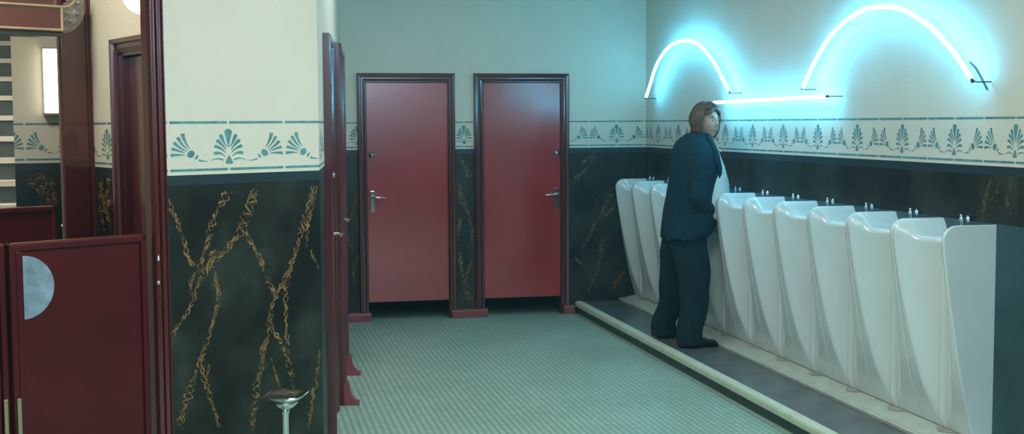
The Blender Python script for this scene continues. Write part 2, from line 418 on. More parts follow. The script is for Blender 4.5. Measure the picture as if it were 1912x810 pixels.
# corridor side wall between the two swing doorways (has a door), and the lit wall by the stairs
W0 = Vector((-.27, 6.12, 0)); W1 = Vector((-.800, 7.36, 0)); FW = Fr(W1, W0-W1)     # along from the far post towards us
LW = (W1-W0).length
a_dl = FW.pix(222, 300)[0]
mb = MB(); oa, ob = a_dl+.07, LW-.10
dado_wall(mb, FW, -.05, oa, .12, CEIL); dado_wall(mb, FW, ob, LW+.02, .12, CEIL); mb.box(FW, oa, ob, -.12, 0, 2.14, CEIL, 0)
frieze(mb, FW, 0, a_dl, FW.pix(200, 262)[0], .36, 3)
for q in ([(186, 318), (190, 350), (198, 395), (208, 425)], [(206, 318), (200, 360), (208, 400)], [(190, 330), (187, 380), (196, 430)]): pv(mb, FW, q, 4, (0, a_dl), amp=.05, wid=.009)
tag(mb.build('wall_corridor', WM, loc=(-.5, 6.8, 0)), 'narrow cream corridor wall between the wide red post and the side door', 'wall', kind='structure')
FS = Fr((-1.352, 8.18), (math.cos(.17), math.sin(.17)))
mb = MB(); dado_wall(mb, FS, 0, 1.1, .12, CEIL)
frieze(mb, FS, 0, 1.1, FS.pix(50, 260)[0]+.25, .262, 3)
for q in ([(56, 312), (72, 330), (84, 352), (92, 375), (97, 392)], [(62, 310), (80, 325), (88, 345)], [(92, 330), (100, 355), (104, 388)], [(52, 330), (66, 352), (86, 372), (104, 384)]): pv(mb, FS, q, 4, (0, 1.0), amp=.024, wid=.004)
tag(mb.build('wall_stair', WM, loc=(-1.1, 8.2, 0)), 'cream wall with the lit sconce beside the stairs', 'wall', kind='structure')
for nm, bx, lb in (('wall_vestibule', (-3.5, -3.38, 3.9, 13.8), 'plain outer wall on the left of the vestibule'), ('wall_stairwell', (-3.5, .2, 13.8, 13.92), 'plain end wall at the top of the stairs'), ('wall_stairwell_right', (-.33, -.2, 8.45, 13.8), 'plain wall on the right of the stairs')):
    mb = MB(); mb.wbox(*bx, 0, 4.6, 0); tag(mb.build(nm, [M['ceil']], loc=(bx[0], bx[2], 0)), lb, 'wall', kind='structure')
mb = MB(); mb.wbox(-3.6, XR+.3, -1.8, 14, -.12, 0)
tag(mb.build('floor', M['floor'], loc=(1, 6, 0)), 'green floor of small mosaic tiles', 'floor', kind='structure')
mb = MB(); mb.wbox(-3.6, XR+.3, -1.8, 10.2, CEIL, CEIL+.1); mb.wbox(-.3, XR+.3, 10.2, 12.6, CEIL, CEIL+.1); mb.wbox(-3.6, .3, 10.2, 14, 4.6, 4.7)
tag(mb.build('ceiling', M['ceil'], loc=(1, 6, CEIL)), 'plain pale ceiling', 'ceiling', kind='structure')
# cubicles behind the two far doors
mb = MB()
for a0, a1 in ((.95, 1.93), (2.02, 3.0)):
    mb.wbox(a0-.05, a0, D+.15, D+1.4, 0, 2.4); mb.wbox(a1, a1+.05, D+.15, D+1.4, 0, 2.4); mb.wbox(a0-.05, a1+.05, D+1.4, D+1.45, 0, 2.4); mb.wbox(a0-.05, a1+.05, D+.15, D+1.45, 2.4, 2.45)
tag(mb.build('wall_cubicle', M['void'], loc=(2, D+.8, 0)), 'cubicle walls coloured dark as shade, glimpsed in the gaps under the red doors', 'wall', kind='structure')
mb = MB(); mb.box(FRT, 2.5, D, 0, .012, .11, 1.238)
tag(mb.build('trim_1', M['slate'], loc=(XR, 6, 0)), 'plain slate splashback strip on the wall behind the urinals', 'trim', kind='structure')
# skirting
prof_sk = [(0, 0), (.0, .045), (.06, .045), (.072, .038), (.082, .02), (.082, 0)]
def skirt(name, fr, a0, a1, label, ex=0):
    mb = MB(); mb.grid([[fr.p(a, t, z) for z, t in prof_sk] for a in (a0, a1)], 0, False, True, True)
    tag(mb.build(name, M['skirt'], loc=fr.p((a0+a1)/2, 0, 0)), label, 'baseboard', kind='structure')
skirt('baseboard_left', FB, .87, 1.100, 'short red skirting block left of the left far door')
skirt('baseboard_middle', FB, 1.826, 2.156, 'red skirting block between the two far doors')
skirt('baseboard_right', FB, 2.866, 2.968, 'red skirting block between the right far door and the step')

# ------------------------------------------------------------------ far doors
ARCH = [(0, -.02), (0, .022), (.014, .030), (.020, .018), (.034, .018), (.040, .032), (.060, .036), (.068, .030), (.072, 0), (.072, -.02)]
def lever(parent, fr, a, z, dirn, t0, mat=None, nm='handle'):
    mb = MB(); mb.box(fr, a-.019, a+.019, t0, t0+.009, z-.105, z+.085)
    o = mb.build(nm, M['chrome'], parent, bevel=.004)
    m2 = MB(); m2.tube([fr.p(a, t0+.008, z+.03), fr.p(a, t0+.052, z+.03), fr.p(a+dirn*.02, t0+.058, z+.03), fr.p(a+dirn*.09, t0+.055, z+.026), fr.p(a+dirn*.115, t0+.05, z+.024)], [.010, .010, .0105, .008, .006], 12)
    m2.build('lever', M['chrome'], o)
    return o
def knob(parent, fr, a, z, t0, nm='lock_dial'):
    mb = MB(); mb.lathe(fr.p(a, t0, z), [(0, .02), (.012, .02), (.016, .012), (.026, .008), (.028, .0)], 20, axis=fr.n)
    mb.box(fr, a-.004, a+.004, t0+.018, t0+.028, z-.014, z+.014)
    return mb.build(nm, M['chrome'], parent)
def far_door(name, a0, a1, la, ha, hd, label):
    """a0,a1 outer frame; la leaf range"""
    t = thing(name, FB.p((a0+a1)/2, 0, 0), label, 'door', kind='structure')
    i0, i1 = a0+.072, a1-.072
    mb = MB(); mb.sweep(FB, [(i0, .082), (i0, 2.198-.072), (i1, 2.198-.072), (i1, .082)], [(w, tt) for w, tt in ARCH])
    mb.build('door_frame', M['red'], t)
    mb = MB()
    for s0, s1 in ((i0-.006, la[0]-.002), (la[1]+.002, i1+.006)): mb.box(FB, s0, s1, -.14, .004, .0, 2.13)
    mb.box(FB, i0, i1, -.14, .004, 2.117, 2.13)
    mb.build('door_jamb', M['red'], t)
    mb = MB(); mb.box(FB, la[0], la[1], -.048, -.006, .165, 2.114)
    lf = mb.build('door_leaf', M['redleaf'], t, bevel=.004)
    lever(lf, FB, ha, 1.075, hd, -.006); knob(lf, FB, ha, 1.477, -.006)
    return t
far_door('door_1', 1.002, 1.876, (1.084, 1.812), 1.128, 1, 'left of the two red far doors, lever handle on its left edge')
far_door('door_2', 2.044, 2.925, (2.136, 2.846), 2.815, -1, 'right of the two red far doors, lever handle on its right edge')

# ------------------------------------------------------------------ side doors on the left wall, seen edge on
def side_door(name, y0, y1, pr, label, flare):
    s0 = (y0-B.y)/FL.d.y; s1 = (y1-B.y)/FL.d.y
    t = thing(name, FL.p((s0+s1)/2, 0, 0), label, 'door', kind='structure')
    w = .10
    P = [(0, 0), (0, pr*.6), (.02, pr*.85), (.03, pr*.7), (.05, pr*.7), (.06, pr*.95), (.09, pr), (.1, pr*.8), (.1, 0)]
    mb = MB(); mb.sweep(FL, [(s0+w, .0), (s0+w, 2.25-w), (s1-w, 2.25-w), (s1-w, .0)], P)
    mb.build('door_frame', M['red'], t)
    mb = MB(); mb.box(FL, s0+w, s1-w, .002, pr*.45, .012, 1.93)
    lf = mb.build('door_leaf', M['redleaf'], t, bevel=.003)
    mb = MB(); mb.box(FL, s0+w, s1-w, .002, pr*.7, 1.93, 1.99); mb.build('transom_rail', M['red'], t)
    mb = MB(); mb.box(FL, s0+w, s1-w, .002, pr*.35, 1.99, 2.15); mb.build('transom_glass', M['glazing'], t)
    tt = pr*.45
    lever(lf, FL, s1-w-.07, 1.07, -1, tt); knob(lf, FL, s1-w-.07, 1.45, tt)
    # flared foot at the bottom of the far jamb
    mb = MB(); foot = [(0, 0), (.16, 0), (.165, .012), (.14, .02), (.118, .045), (.104, .085), (.098, .14), (.0, .14)]
    for sa, sb in flare:
        mb = MB(); mb.grid([[FL.p(a, max(0, q*(pr/.085) if q < .1 else q-.1+.1*(pr/.085)), z) for q, z in foot] for a in (sa, sb)], 0, False, True, True)
        mb.build('flared_foot', M['skirt'], t, bevel=.003)
    return t
s_ = lambda y: (y-B.y)/FL.d.y
side_door('door_3', 7.02, 7.72, .045, 'nearer red door on the left side wall, at the cream corner', [])
side_door('door_4', 7.82, 8.86, .085, 'further red door on the left side wall, seen edge on', [(s_(7.82), s_(7.92)), (s_(8.76), s_(8.86))])

# ------------------------------------------------------------------ near swing doorway
def post(name, fr, a0, a1, t0, t1, z1, label, steps=4):
    mb = MB(); w = (a1-a0)
    prof = [(a0, t0), (a0, t1-.02), (a0+w*.10, t1), (a0+w*.30, t1), (a0+w*.34, t1-.018), (a0+w*.44, t1-.018), (a0+w*.50, t1-.004), (a0+w*.66, t1-.004), (a0+w*.72, t1-.024), (a0+w*.82, t1-.024), (a0+w*.90, t1-.012), (a1, t1-.02), (a1, t0)]
    mb.grid([[fr.p(a, t, z) for a, t in prof] for z in (0, z1)], 0, False, True, True)
    return mb.build(name, M['red'], bevel=.003, loc=fr.p((a0+a1)/2, t0, 0)) if label is None else tag(mb.build(name, M['red'], bevel=.003, loc=fr.p((a0+a1)/2, t0, 0)), label, 'door post', kind='structure')
o = post('trim_2', FF, -.072, .012, -.045, .03, CEIL, 'glossy red moulded door post at the left end of the marble wall')
hg = MB(); hg.lathe(FF.p(-.055, .03, 1.145), [(0, .03), (.006, .03), (.007, 0)], 12); hg.lathe(FF.p(-.06, .034, 1.04), [(0, .018), (.008, .018), (.010, .009), (.008, 0), (0, 0)], 12)
hg.build('hinge_pin', M['chrome'], o)
post('trim_3', FF, -1.42, -1.33, -.14, .03, CEIL, 'red moulded door post at the outer side of the near swing doorway')
mb = MB(); mb.box(FF, -1.36, -.08, -.13, .03, 2.42, 2.52); tag(mb.build('trim_4', M['red'], bevel=.004, loc=FF.p(-.7, 0, 2.42)), 'red head rail above the near swing doorway', 'trim', kind='structure')
def swing_leaf(name, fr, a0, a1, z0, z1, label, hinge_right=True, plate=True, t=0.0):
    r = thing(name, fr.p((a0+a1)/2, t, z0), label, 'door', kind='structure')
    lock = a0 if hinge_right else a1; sg = 1 if hinge_right else -1
    mb = MB(); mb.box(fr, a0+.02, a1-.02, t-.016, t+.010, z0+.02, z1-.02); pn = mb.build('door_panel', M['redsw'], r)
    st = .060; mb = MB()
    pr = [(0, t-.022), (0, t+.022), (-.008, t+.028), (-.022, t+.028), (-.030, t+.010), (-.030, t-.022)]
    il, ir = (a0+st, a1-.030) if hinge_right else (a0+.030, a1-st)
    # mouldings around the panel: thin rails, wide lock stile
    for (x0, x1, y0, y1) in ((a0, a1, z1-.034, z1), (a0, a1, z0, z0+.08)):
        mb.box(fr, x0, x1, t-.022, t+.024, y0, y1)
    mb.box(fr, *( (a0, a0+.030) if hinge_right else (a1-.030, a1)), t-.022, t+.026, z0, z1)
    mb.box(fr, *( (a0+.030, a0+st) if hinge_right else (a1-st, a1-.030)), t-.022, t+.018, z0, z1-.03)
    mb.box(fr, *( (a1-.03, a1) if hinge_right else (a0, a0+.03)), t-.022, t+.024, z0, z1)
    mb.build('door_moulding', M['redsw'], r, bevel=.009, segs=3)
    if plate:
        mb = MB(); zc = (z1-.188); rr = .133; n = 32
        pts = [(lock+sg*(st+.002)+sg*rr*math.cos(a), zc+rr*math.sin(a)) for a in [-PI/2+PI*i/n for i in range(n+1)]]
        f_ = [fr.p(a, t+.014, z) for a, z in pts]; b_ = [fr.p(a, t+.009, z) for a, z in pts]
        mb.add(f_+b_, [tuple(range(n+1)), tuple(range(n+1, 2*n+2))[::-1]]+[(i, i+1, n+2+i, n+1+i) for i in range(n)]+[(n, 0, n+1, 2*n+1)])
        o = mb.build('push_plate', M['plate'], r); o['label'] = 'half-moon metal push plate'
        mb = MB(); mb.box(fr, *sorted((lock+sg*.012, lock+sg*.030)), t+.026, t+.031, z1-.85, z1-.645); o = mb.build('edge_plate', M['brass'], r, bevel=.002); o['label'] = 'pale brass edge plate'
    return r
# the leaf hangs a little forward of the wall's face, opened very slightly towards the viewer
FD = Fr(FF.p(-.09, -.02, 0), Vector((math.cos(.5498+.03), math.sin(.5498+.03), 0)))
swing_leaf('door_5', FD, -.630, -.004, .22, 1.268, 'near dark red swing door leaf with half-moon metal push plate')
FD2 = Fr(FF.p(-1.33, -.02, 0), FF.d)
swing_leaf('door_6', FD2, 0, .605, .22, 1.268, 'partly seen red swing door leaf at the extreme left edge', hinge_right=False)

# ------------------------------------------------------------------ far swing doorway with beam
FQ = Fr((-.80-math.cos(.5498), 7.36-math.sin(.5498)), (math.cos(.5498), math.sin(.5498)))
mb = MB()
prof = [(.818, -.03), (.818, .0), (.826, .012), (.965, .012), (.972, .002), (.982, .002), (.99, .014), (1.016, .014), (1.018, -.03)]
mb.grid([[FQ.p(a, t, z) for a, t in prof] for z in (0, CEIL)], 0, False, True, True)
tag(mb.build('trim_5', M['red'], loc=FQ.p(.9, 0, 0), bevel=.003), 'wide red post behind the near doorway, holding the gilt-edged beam', 'door post', kind='structure')
swing_leaf('door_7', FQ, .17, .782, .22, 1.317, 'far red swing door leaf in front of the stairs', plate=False, t=-.03)
mb = MB(); mb.lathe(FQ.p(.797, .014, 1.205), [(0, .012), (.007, .01), (.009, 0)], 10, axis=FQ.n); mb.build('hinge_pin', M['chrome'], bpy.data.objects['door_7'])
# beam
bt = thing('door_beam', FQ.p(.4, .1, 2.22), 'red boxed beam with gilt mouldings and rounded ornamental end above the far swing doorway', 'beam')
t0, t1 = .015, .15
mb = MB(); mb.box(FQ, -.5, .770, t0, t1, 2.245, 2.385); mb.box(FQ, -.5, .745, t0, t1-.02, 2.385, 2.46); mb.build('beam_panel', M['red'], bt, bevel=.003)
mb = MB()
for z in (2.256, 2.379): mb.tube([FQ.p(-.5, t1, z), FQ.p(.775, t1, z)], .0085, 10)
mb.tube([FQ.p(.773, t1, 2.256), FQ.p(.773, t1, 2.379)], .008, 10)
mb.tube([FQ.p(.773, t1, 2.379)]+[FQ.p(.773+.105*math.sin(a), t1-.05*(1-math.cos(a)), 2.379+.105*(1-math.cos(a))) for a in [i*PI/2/10 for i in range(1, 11)]], .008, 10)
mb.tube([FQ.p(-.5, t1-.01, 2.425), FQ.p(.71, t1-.01, 2.425)], .006, 10)
mb.build('gilt_moulding', M['gold'], bt)
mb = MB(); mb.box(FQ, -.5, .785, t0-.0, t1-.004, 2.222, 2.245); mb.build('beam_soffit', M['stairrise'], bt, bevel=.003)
# ornament: a quarter rosette with raised scrolls
mb = MB(); rows = []
for i in range(13):
    a = -PI/2+PI*.62*i/12; rows.append([FQ.p(.80+rr*math.cos(a)*.98, t0+.085*(1-(rr/.155)**2*.6)+.010*math.sin(rr*120)*math.cos(a*7), 2.40+rr*math.sin(a)) for rr in [.155*j/12 for j in range(13)]])
mb.grid(rows)
for k in range(7):
    a = -1.35+k*.30; rr = .10 if k % 2 else .065
    mb.lathe(FQ.p(.80+rr*math.cos(a)*1.0, t0+.055, 2.40+rr*math.sin(a)), [(0, .022), (.009, .018), (.015, .006), (.016, -.02)], 12, axis=FQ.n)
o = mb.build('scroll_ornament', M['pewter'], bt); o['label'] = 'rounded pewter-coloured carved ornament'

# corridor side door
t = thing('door_8', FW.p((oa+ob)/2, 0, 0), 'red corridor side door beyond the near post, under the globe lamp', 'door', kind='structure')
mb = MB(); mb.sweep(FW, [(oa, 0), (oa, 2.125), (ob, 2.125), (ob, 0)], [(w, tt) for w, tt in [(0, -.02), (0, .02), (.018, .028), (.024, .016), (.045, .016), (.05, .034), (.072, .036), (.076, 0), (.076, -.02)]])
mb.build('door_frame', M['red'], t)
mb = MB(); mb.box(FW, oa-.01, oa+.03, -.12, .0, 0, 2.14); mb.box(FW, oa, ob, -.12, 0, 2.11, 2.14); mb.build('door_jamb', M['red'], t)
mb = MB(); mb.box(FW, oa+.03, ob-.01, -.075, -.035, .01, 2.105); lf = mb.build('door_leaf', M['red'], t, bevel=.003)

# ------------------------------------------------------------------ stairs beyond the far swing doors
va = -.16; SF = Fr((-1.94, 8.0), (math.cos(-va)*1.0, math.sin(-va))); SF.n = Vector((math.sin(-va), -math.cos(-va), 0))
st = thing('staircase', (-2.0, 8.6, 0), 'dark green staircase with pale nosings climbing away behind the far swing door', 'staircase')
mr = MB(); mn = MB()
for k in range(20):
    h = .167*(k+1); dd = .27*k+.20
    sr = .50 if k < 3 else 1.0
    mr.box(SF, -.45, sr, -dd-.30, -dd, max(0, h-.45), h-.012)
    mn.box(SF, -.45, sr, -dd-.29, -dd+.015, h-.040, h)
mr.build('riser', M['stairrise'], st); mn.build('nosing', M['stairnose'], st)

# sconce
a0, zc = FS.pix(81, 150)
sct = thing('wall_sconce', FS.p(a0+.07, 0, 1.83), 'glowing rectangular wall sconce beside the stairs, half behind the red post', 'wall lamp')
mb = MB(); mb.box(FS, a0-.006, a0+.150, .0, .085, 1.815, 1.829); mb.box(FS, a0-.004, a0+.148, 0, .02, 1.829, 2.222); mb.box(FS, a0-.004, a0+.150, .0, .082, 2.218, 2.226); mb.build('sconce_frame', M['pewter'], sct, bevel=.002)
mb = MB(); n = 12
mb.grid([[FS.p(a0+.144*j/n, .02+.058*math.sin(PI*(.12+.76*j/n))**.5, z) for j in range(n+1)] for z in (1.829, 1.96, 2.09, 2.218)]); mb.build('sconce_shade', M['sconce'], sct)
# globe
gc = Vector((-.425, 6.05, 2.346))
gl = thing('globe_lamp', gc-Vector((0, 0, .1)), 'white glowing globe lamp above the corridor side door', 'lamp')
mb = MB(); mb.lathe(gc, [(max(.0001, .090*math.sin(PI*i/20)), -.090*math.cos(PI*i/20)) for i in range(21)], 32); mb.build('lamp_globe', M['globe'], gl)
mb = MB(); mb.tube([gc+Vector((0, 0, .09)), gc+Vector((0, 0, CEIL-gc.z))], .010, 10); mb.lathe(gc, [(.0, .085), (.035, .088), (.04, .11), (.015, .125)], 20); mb.lathe((gc.x, gc.y, CEIL-.03), [(.012, 0), (.05, .015), (.052, .03)], 20); mb.build('lamp_stem', M['brass'], gl)

# ------------------------------------------------------------------ step, plinth, urinals
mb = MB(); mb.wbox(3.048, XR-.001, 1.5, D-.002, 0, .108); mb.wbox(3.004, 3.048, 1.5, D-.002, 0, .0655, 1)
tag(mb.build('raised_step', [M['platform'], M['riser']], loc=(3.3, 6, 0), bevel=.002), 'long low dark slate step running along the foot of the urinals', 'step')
mb = MB(); mb.grid([[Vector((x, y, z)) for x, z in [(3.047, .066), (2.982, .066), (2.980, .072), (2.980, .096), (2.986, .108), (2.996, .112), (3.041, .113), (3.047, .109)]] for y in (1.5, D-.004)], 0, False, True, True)
tag(mb.build('step_nosing', M['nosing'], loc=(3.0, 6, .066)), 'long cream stone nosing along the edge of the step', 'edging')
mb = MB(); mb.grid([[Vector((x, y, z)) for x, z in [(3.402, .108), (3.400, .124), (3.408, .130), (3.43, .128), (3.56, .156), (3.646, .158), (3.646, .108)]] for y in (4.6, D-.004)], 0, False, True, True)
tag(mb.build('urinal_plinth', M['plinth'], loc=(3.5, 6, .108)), 'long sloping white tiled plinth and gutter under the urinals', 'plinth')

ZU = 1.235; Q_ = .506; Y0 = 5.585; XB = 3.648
PT = [(.160, .095), (.20, .112), (.37, .158), (.6, .203), (.85, .245), (1.0, .268), (1.10, .283), (1.16, .288), (1.235, .290)]
def pf(z):
    for (z0, p0), (z1, p1) in zip(PT, PT[1:]):
        if z <= z1: return p0+(p1-p0)*(z-z0)/(z1-z0)
    return PT[-1][1]
def smin(a, b, k=.010):
    h = max(0, min(1, .5+.5*(b-a)/k)); return b+(a-b)*h-k*h*(1-h)
HWD = Q_/2-.0015
def pipe(y, z):
    t = min(1, abs(y)/(HWD-.018))
    v = .104+(.31-.104)*(1-(1-t**1.75)**.60)
    return v+.011*math.exp(-((abs(y)-.040)/.009)**2)
def column(y, edge):
    ay = abs(y)
    e = max(0, min(1, (ay-(HWD-.085))/.070)); e = e*e*(3-2*e)
    zt = 1.148+(ZU-1.148)*e
    base = .160; pts = []
    rr = .075*e+.028*(1-e)
    def fb(z):
        p = pf(z)
        b = smin(p, pipe(y, z)) if not edge else p
        # rolled rim along the top of the bowl
        b += (1-e)*.010*math.exp(-((z-(zt-.028))/.022)**2)
        if z < .24: b = b-.0*(1)
        return max(.02, b)
    zs = [base+(zt-rr-base)*(i/34) for i in range(35)]
    for z in zs: pts.append((fb(z), z))
    b1 = fb(zt-rr); rx = min(rr, b1*.9)
    for i in range(1, 9):
        a = PI/2*i/8; pts.append((b1-rx*(1-math.cos(a)), zt-rr+rr*math.sin(a)))
    pts.append((b1-rx-(b1-rx)*.5, zt)); pts.append((0, zt))
    return pts
def urinal(name, y0, label):
    yc = y0+Q_/2; r = thing(name, (XB-.12, yc, .16), label, 'urinal', 'row of white stall urinals')
    ys = [-HWD, -HWD+.003, -HWD+.012]+[-HWD+.02+(2*HWD-.04)*i/64 for i in range(65)]+[HWD-.012, HWD-.003, HWD]
    rows = []
    for i, y in enumerate(ys):
        ed = i < 3 or i > len(ys)-4; c = column(y, ed)
        if i in (0, len(ys)-1): c = [(max(0, b-.004), z-(.003 if z > .3 else 0)) for b, z in c]
        rows.append([Vector((XB-b, yc+y, z)) for b, z in c])
    mb = MB(); mb.grid(rows)
    for c in (rows[0], rows[-1]):
        base = [Vector((XB, c[0].y, c[0].z))]; n = len(c); mb.add(c+base, [tuple(range(n+1))])
    mb.build('urinal_body', M['ceramic'], r)
    mb = MB(); n = 14; c0 = Vector((3.556, yc, .170))
    def pz(x): return .128+(.156-.128)*max(0, min(1, (x-3.43)/.13))+.003
    rim = [Vector((3.56-.055*math.sin(PI*i/n), yc+.10-.20*i/n, pz(3.56-.055*math.sin(PI*i/n)))) for i in range(n+1)]
    mb.add([Vector((3.562, yc, .1595))]+rim, [(0, i+1, i+2) for i in range(n)])
    o = mb.build('drain_lip', M['liptone'], r)  # half-oval lip in a darker tone than the bowl
    mb = MB()
    mb.lathe((XB-.0, yc, 1.245), [(0, .046), (.008, .046), (.012, .040), (.012, .026), (.007, .022), (.007, .006), (.017, .004), (.017, 0)], 14, axis=(-1, 0, 0))
    mb.tube([Vector((XB-.034, yc, 1.245)), Vector((XB-.034, yc, 1.21)), Vector((XB-.042, yc, 1.17)), Vector((XB-.055, yc, 1.135))], [.008, .008, .008, .010], 12)
    mb.lathe((XB-.034, yc+.006, 1.250), [(.0, .020), (.007, .018), (.008, .012), (.005, .008), (.005, 0)], 12)
    mb.lathe((XB-.062, yc, 1.118), [(0, .03), (.014, .026), (.03, .008), (.032, 0), (0, 0)], 16)
    o = mb.build('flush_fitting', M['chrome'], r); o['label'] = 'chrome flush pipe and spreader'
    return r
ordn = ['nearest to the viewer, with its whole flat side panel showing', 'second from the near end', 'third from the near end', 'fourth from the near end', 'fifth from the near end', 'sixth from the near end', 'seventh from the near end, the one the man stands at', 'fourth from the far end, hidden behind the man', 'third from the far end, partly hidden by the man', 'second from the far end, left of the man', 'farthest of the row, against the far wall']
u0 = urinal('stall_urinal', Y0, 'white ceramic stall urinal, '+ordn[0])
for k in range(1, 11):
    r = u0.copy(); C.objects.link(r); r.location.y += Q_*k; r['label'] = 'white ceramic stall urinal, '+ordn[k]
    for ch in u0.children:
        c = ch.copy(); C.objects.link(c); c.parent = r

# ------------------------------------------------------------------ neon
def rp(x, y, X):
    ry = _fw+_r2*((x-956)/FPX)+_u2*((405-y)/FPX); t = X/ry.x; return Vector((0, 0, H))+ry*t
def smooth_path(P, n=6):
    out = []
    for i in range(len(P)-1):
        p0 = P[max(i-1, 0)]; p1 = P[i]; p2_ = P[i+1]; p3 = P[min(i+2, len(P)-1)]
        for j in range(n):
            t = j/n; out.append(.5*((2*p1)+(p2_-p0)*t+(2*p0-5*p1+4*p2_-p3)*t*t+(3*p1-p0-3*p2_+p3)*t**3))
    out.append(P[-1]); return out
XN = 3.56
def neon(name, pix, label, smooth=True):
    P = [rp(x, y, XN) for x, y in pix]
    path = smooth_path(P) if smooth else P
    r = thing(name, path[len(path)//2], label, 'neon light', 'neon tubes on the wall')
    mb = MB(); mb.tube(path, .0120, 12); mb.build('glass_tube', M['neon'], r)
    for e, q in ((path[0], path[1]), (path[-1], path[-2])):
        d = (e-q).normalized(); m2 = MB()
        m2.tube([e-d*.002, e+d*.018], .0095, 12)
        m2.tube([e+d*.012, e+d*.020+Vector((.02, 0, 0)), e+d*.018+Vector((XR-XN-.001, 0, 0))], .0035, 8)
        m2.build('electrode_cap', M['wire'], r)
    n = len(path)
    for f in ((.3, .7) if smooth else (.3, .7)):
        q = path[int(f*(n-1))] if smooth else path[0].lerp(path[-1], f)
        m2 = MB(); m2.tube([q+Vector((.0115, 0, 0)), q+Vector((XR-XN-.001, 0, 0))], .0028, 8)
        m2.build('wall_clip', M['neonclip'], r)
    return r
neon('neon_tube', [(1206.6, 180.7), (1214, 157.6), (1223.5, 127.7), (1237, 101.9), (1253.4, 84.2), (1272.4, 76), (1288.7, 76.6), (1305, 84.2), (1321, 100.5), (1334.9, 119.6), (1345.8, 139.9), (1353.9, 156.3), (1361.5, 171.2)], 'smaller arched blue neon tube near the far corner, left of the other two')
neon('neon_tube', [(1333.5, 191.6), (1542.8, 179.8)], 'straight blue neon tube running out from behind the man\'s head', False)
r = neon('neon_tube', [(1499, 163), (1512.6, 133), (1526.2, 105.9), (1545.2, 74.7), (1566.9, 48.9), (1594, 28.5), (1621.2, 15.7), (1653.8, 12.2), (1680.9, 16.8), (1708.1, 29.9), (1735.2, 48.9), (1762.4, 76), (1784.1, 101.8), (1803.1, 130.3), (1814, 148)], 'larger arched blue neon tube at upper right above the near urinals')
mb = MB(); mb.tube([rp(1811, 116, XR-.012), rp(1822, 128, XR-.012), rp(1832, 146, XR-.010), rp(1843, 167, XR-.008)], .0042, 8)
mb.build('supply_cable', M['wire'], r)

# ------------------------------------------------------------------ ashtray stand
ac = Vector((.172, 5.816, 0))
ash = thing('ashtray_stand', ac, 'chrome pedestal ashtray in front of the veined marble wall', 'ashtray')
mb = MB(); mb.tube([ac+Vector((0, 0, .02)), ac+Vector((0, 0, .45))], .0165, 20); mb.lathe(ac, [(.018, .425), (.021, .43), (.021, .442), (.018, .446)], 20); mb.build('pole', M['chrome'], ash)
mb = MB(); mb.lathe(ac, [(0, .0), (.125, 0), (.128, .008), (.11, .018), (.05, .03), (.018, .05)], 36); mb.build('base', M['chrome'], ash)
mb = MB(); mb.lathe(ac, [(.0, .443), (.022, .445), (.045, .458), (.060, .475), (.062, .482), (.056, .480), (.04, .465), (0, .455)], 32); mb.build('bowl', M['chrome'], ash)
def flare(v):
    d = v-ac; a = math.atan2(d.y, d.x); rr = math.hypot(d.x, d.y)
    if rr > .05: v = v+Vector((0, 0, .010*math.cos(a)*(rr-.05)/.06+.006*math.cos(3*a+.6)*(rr-.05)/.06))
    return v
mb = MB(); mb.lathe(ac, [(.0, .474), (.05, .478), (.062, .482), (.080, .489), (.100, .502), (.113, .512), (.1155, .515), (.110, .516), (.09, .506), (.066, .496), (.054, .494), (.050, .500), (.0, .502)], 48, fn=flare)
mb.build('rim_dish', M['chrome'], ash)

# ------------------------------------------------------------------ the man
MX, MY, MZ = 3.20, 8.85, .108
man = thing('person', (MX, MY, MZ), 'man in dark jacket and black trousers standing at the urinals, head turned to look back', 'person')
O = Vector((MX, MY, MZ))
def mv(x, y, z): return Vector((MX+x, MY+y, z))      # local x forward, y away, z absolute height
hc = mv(.165, -.01, 1.755); hyaw = -1.12
def hrot(v): return Vector((v.x*math.cos(hyaw)-v.y*math.sin(hyaw), v.x*math.sin(hyaw)+v.y*math.cos(hyaw), v.z))
def g(x, s): return math.exp(-(x/s)**2)
def head_pt(a, b, c):
    x, y, z = .098*a, .077*b, .124*c
    if c < 0:
        k = -c; y *= 1-.28*k**1.6; x = x*(1-.10*k**2)+(.018*k if a > 0 else .026*k)
    if a > 0:
        x -= .012*(1-abs(b))*0
        x += .026*g(y, .011)*(g(z+.022, .016)+.45*g(z-.006, .02))     # nose
        x -= .012*(g(y-.031, .014)+g(y+.031, .014))*g(z-.010, .012)   # eye sockets
        x += .006*g(z-.030, .010)*g(y, .045)                            # brow
        x += .007*g(y, .022)*(g(z+.058, .006)+g(z+.071, .006))          # lips
        x -= .005*g(y, .02)*g(z+.084, .008)
        x += .009*g(y, .02)*g(z+.102, .014)                             # chin
    return Vector((x, y, z))
mb = MB(); NU, NV = 56, 40; rows = []
for i in range(1, NV):
    th = PI*i/NV; rows.append([hc+hrot(head_pt(math.sin(th)*math.cos(2*PI*j/NU), math.sin(th)*math.sin(2*PI*j/NU), math.cos(th))) for j in range(NU)])
mb.grid(rows, 0, True, True, True)
for sg in (-1, 1):   # ears
    e = hc+hrot(Vector((-.008, sg*.076, -.012))); rws = []
    for i in range(1, 8):
        th = PI*i/8; rws.append([e+hrot(Vector((.018*math.sin(th)*math.cos(2*PI*j/10)-.003, sg*.010*math.sin(th)*math.sin(2*PI*j/10), .032*math.cos(th)))) for j in range(10)])
    mb.grid(rws, 0, True, True, True)
nk = mv(.045, 0, 1.56)
mb.loft([(MX+.04, MY, 1.48, .085, .15), (MX+.06, MY, 1.56, .066, .085), (MX+.10, MY, 1.62, .058, .058), (MX+.14, MY, 1.70, .056, .054)], 20)
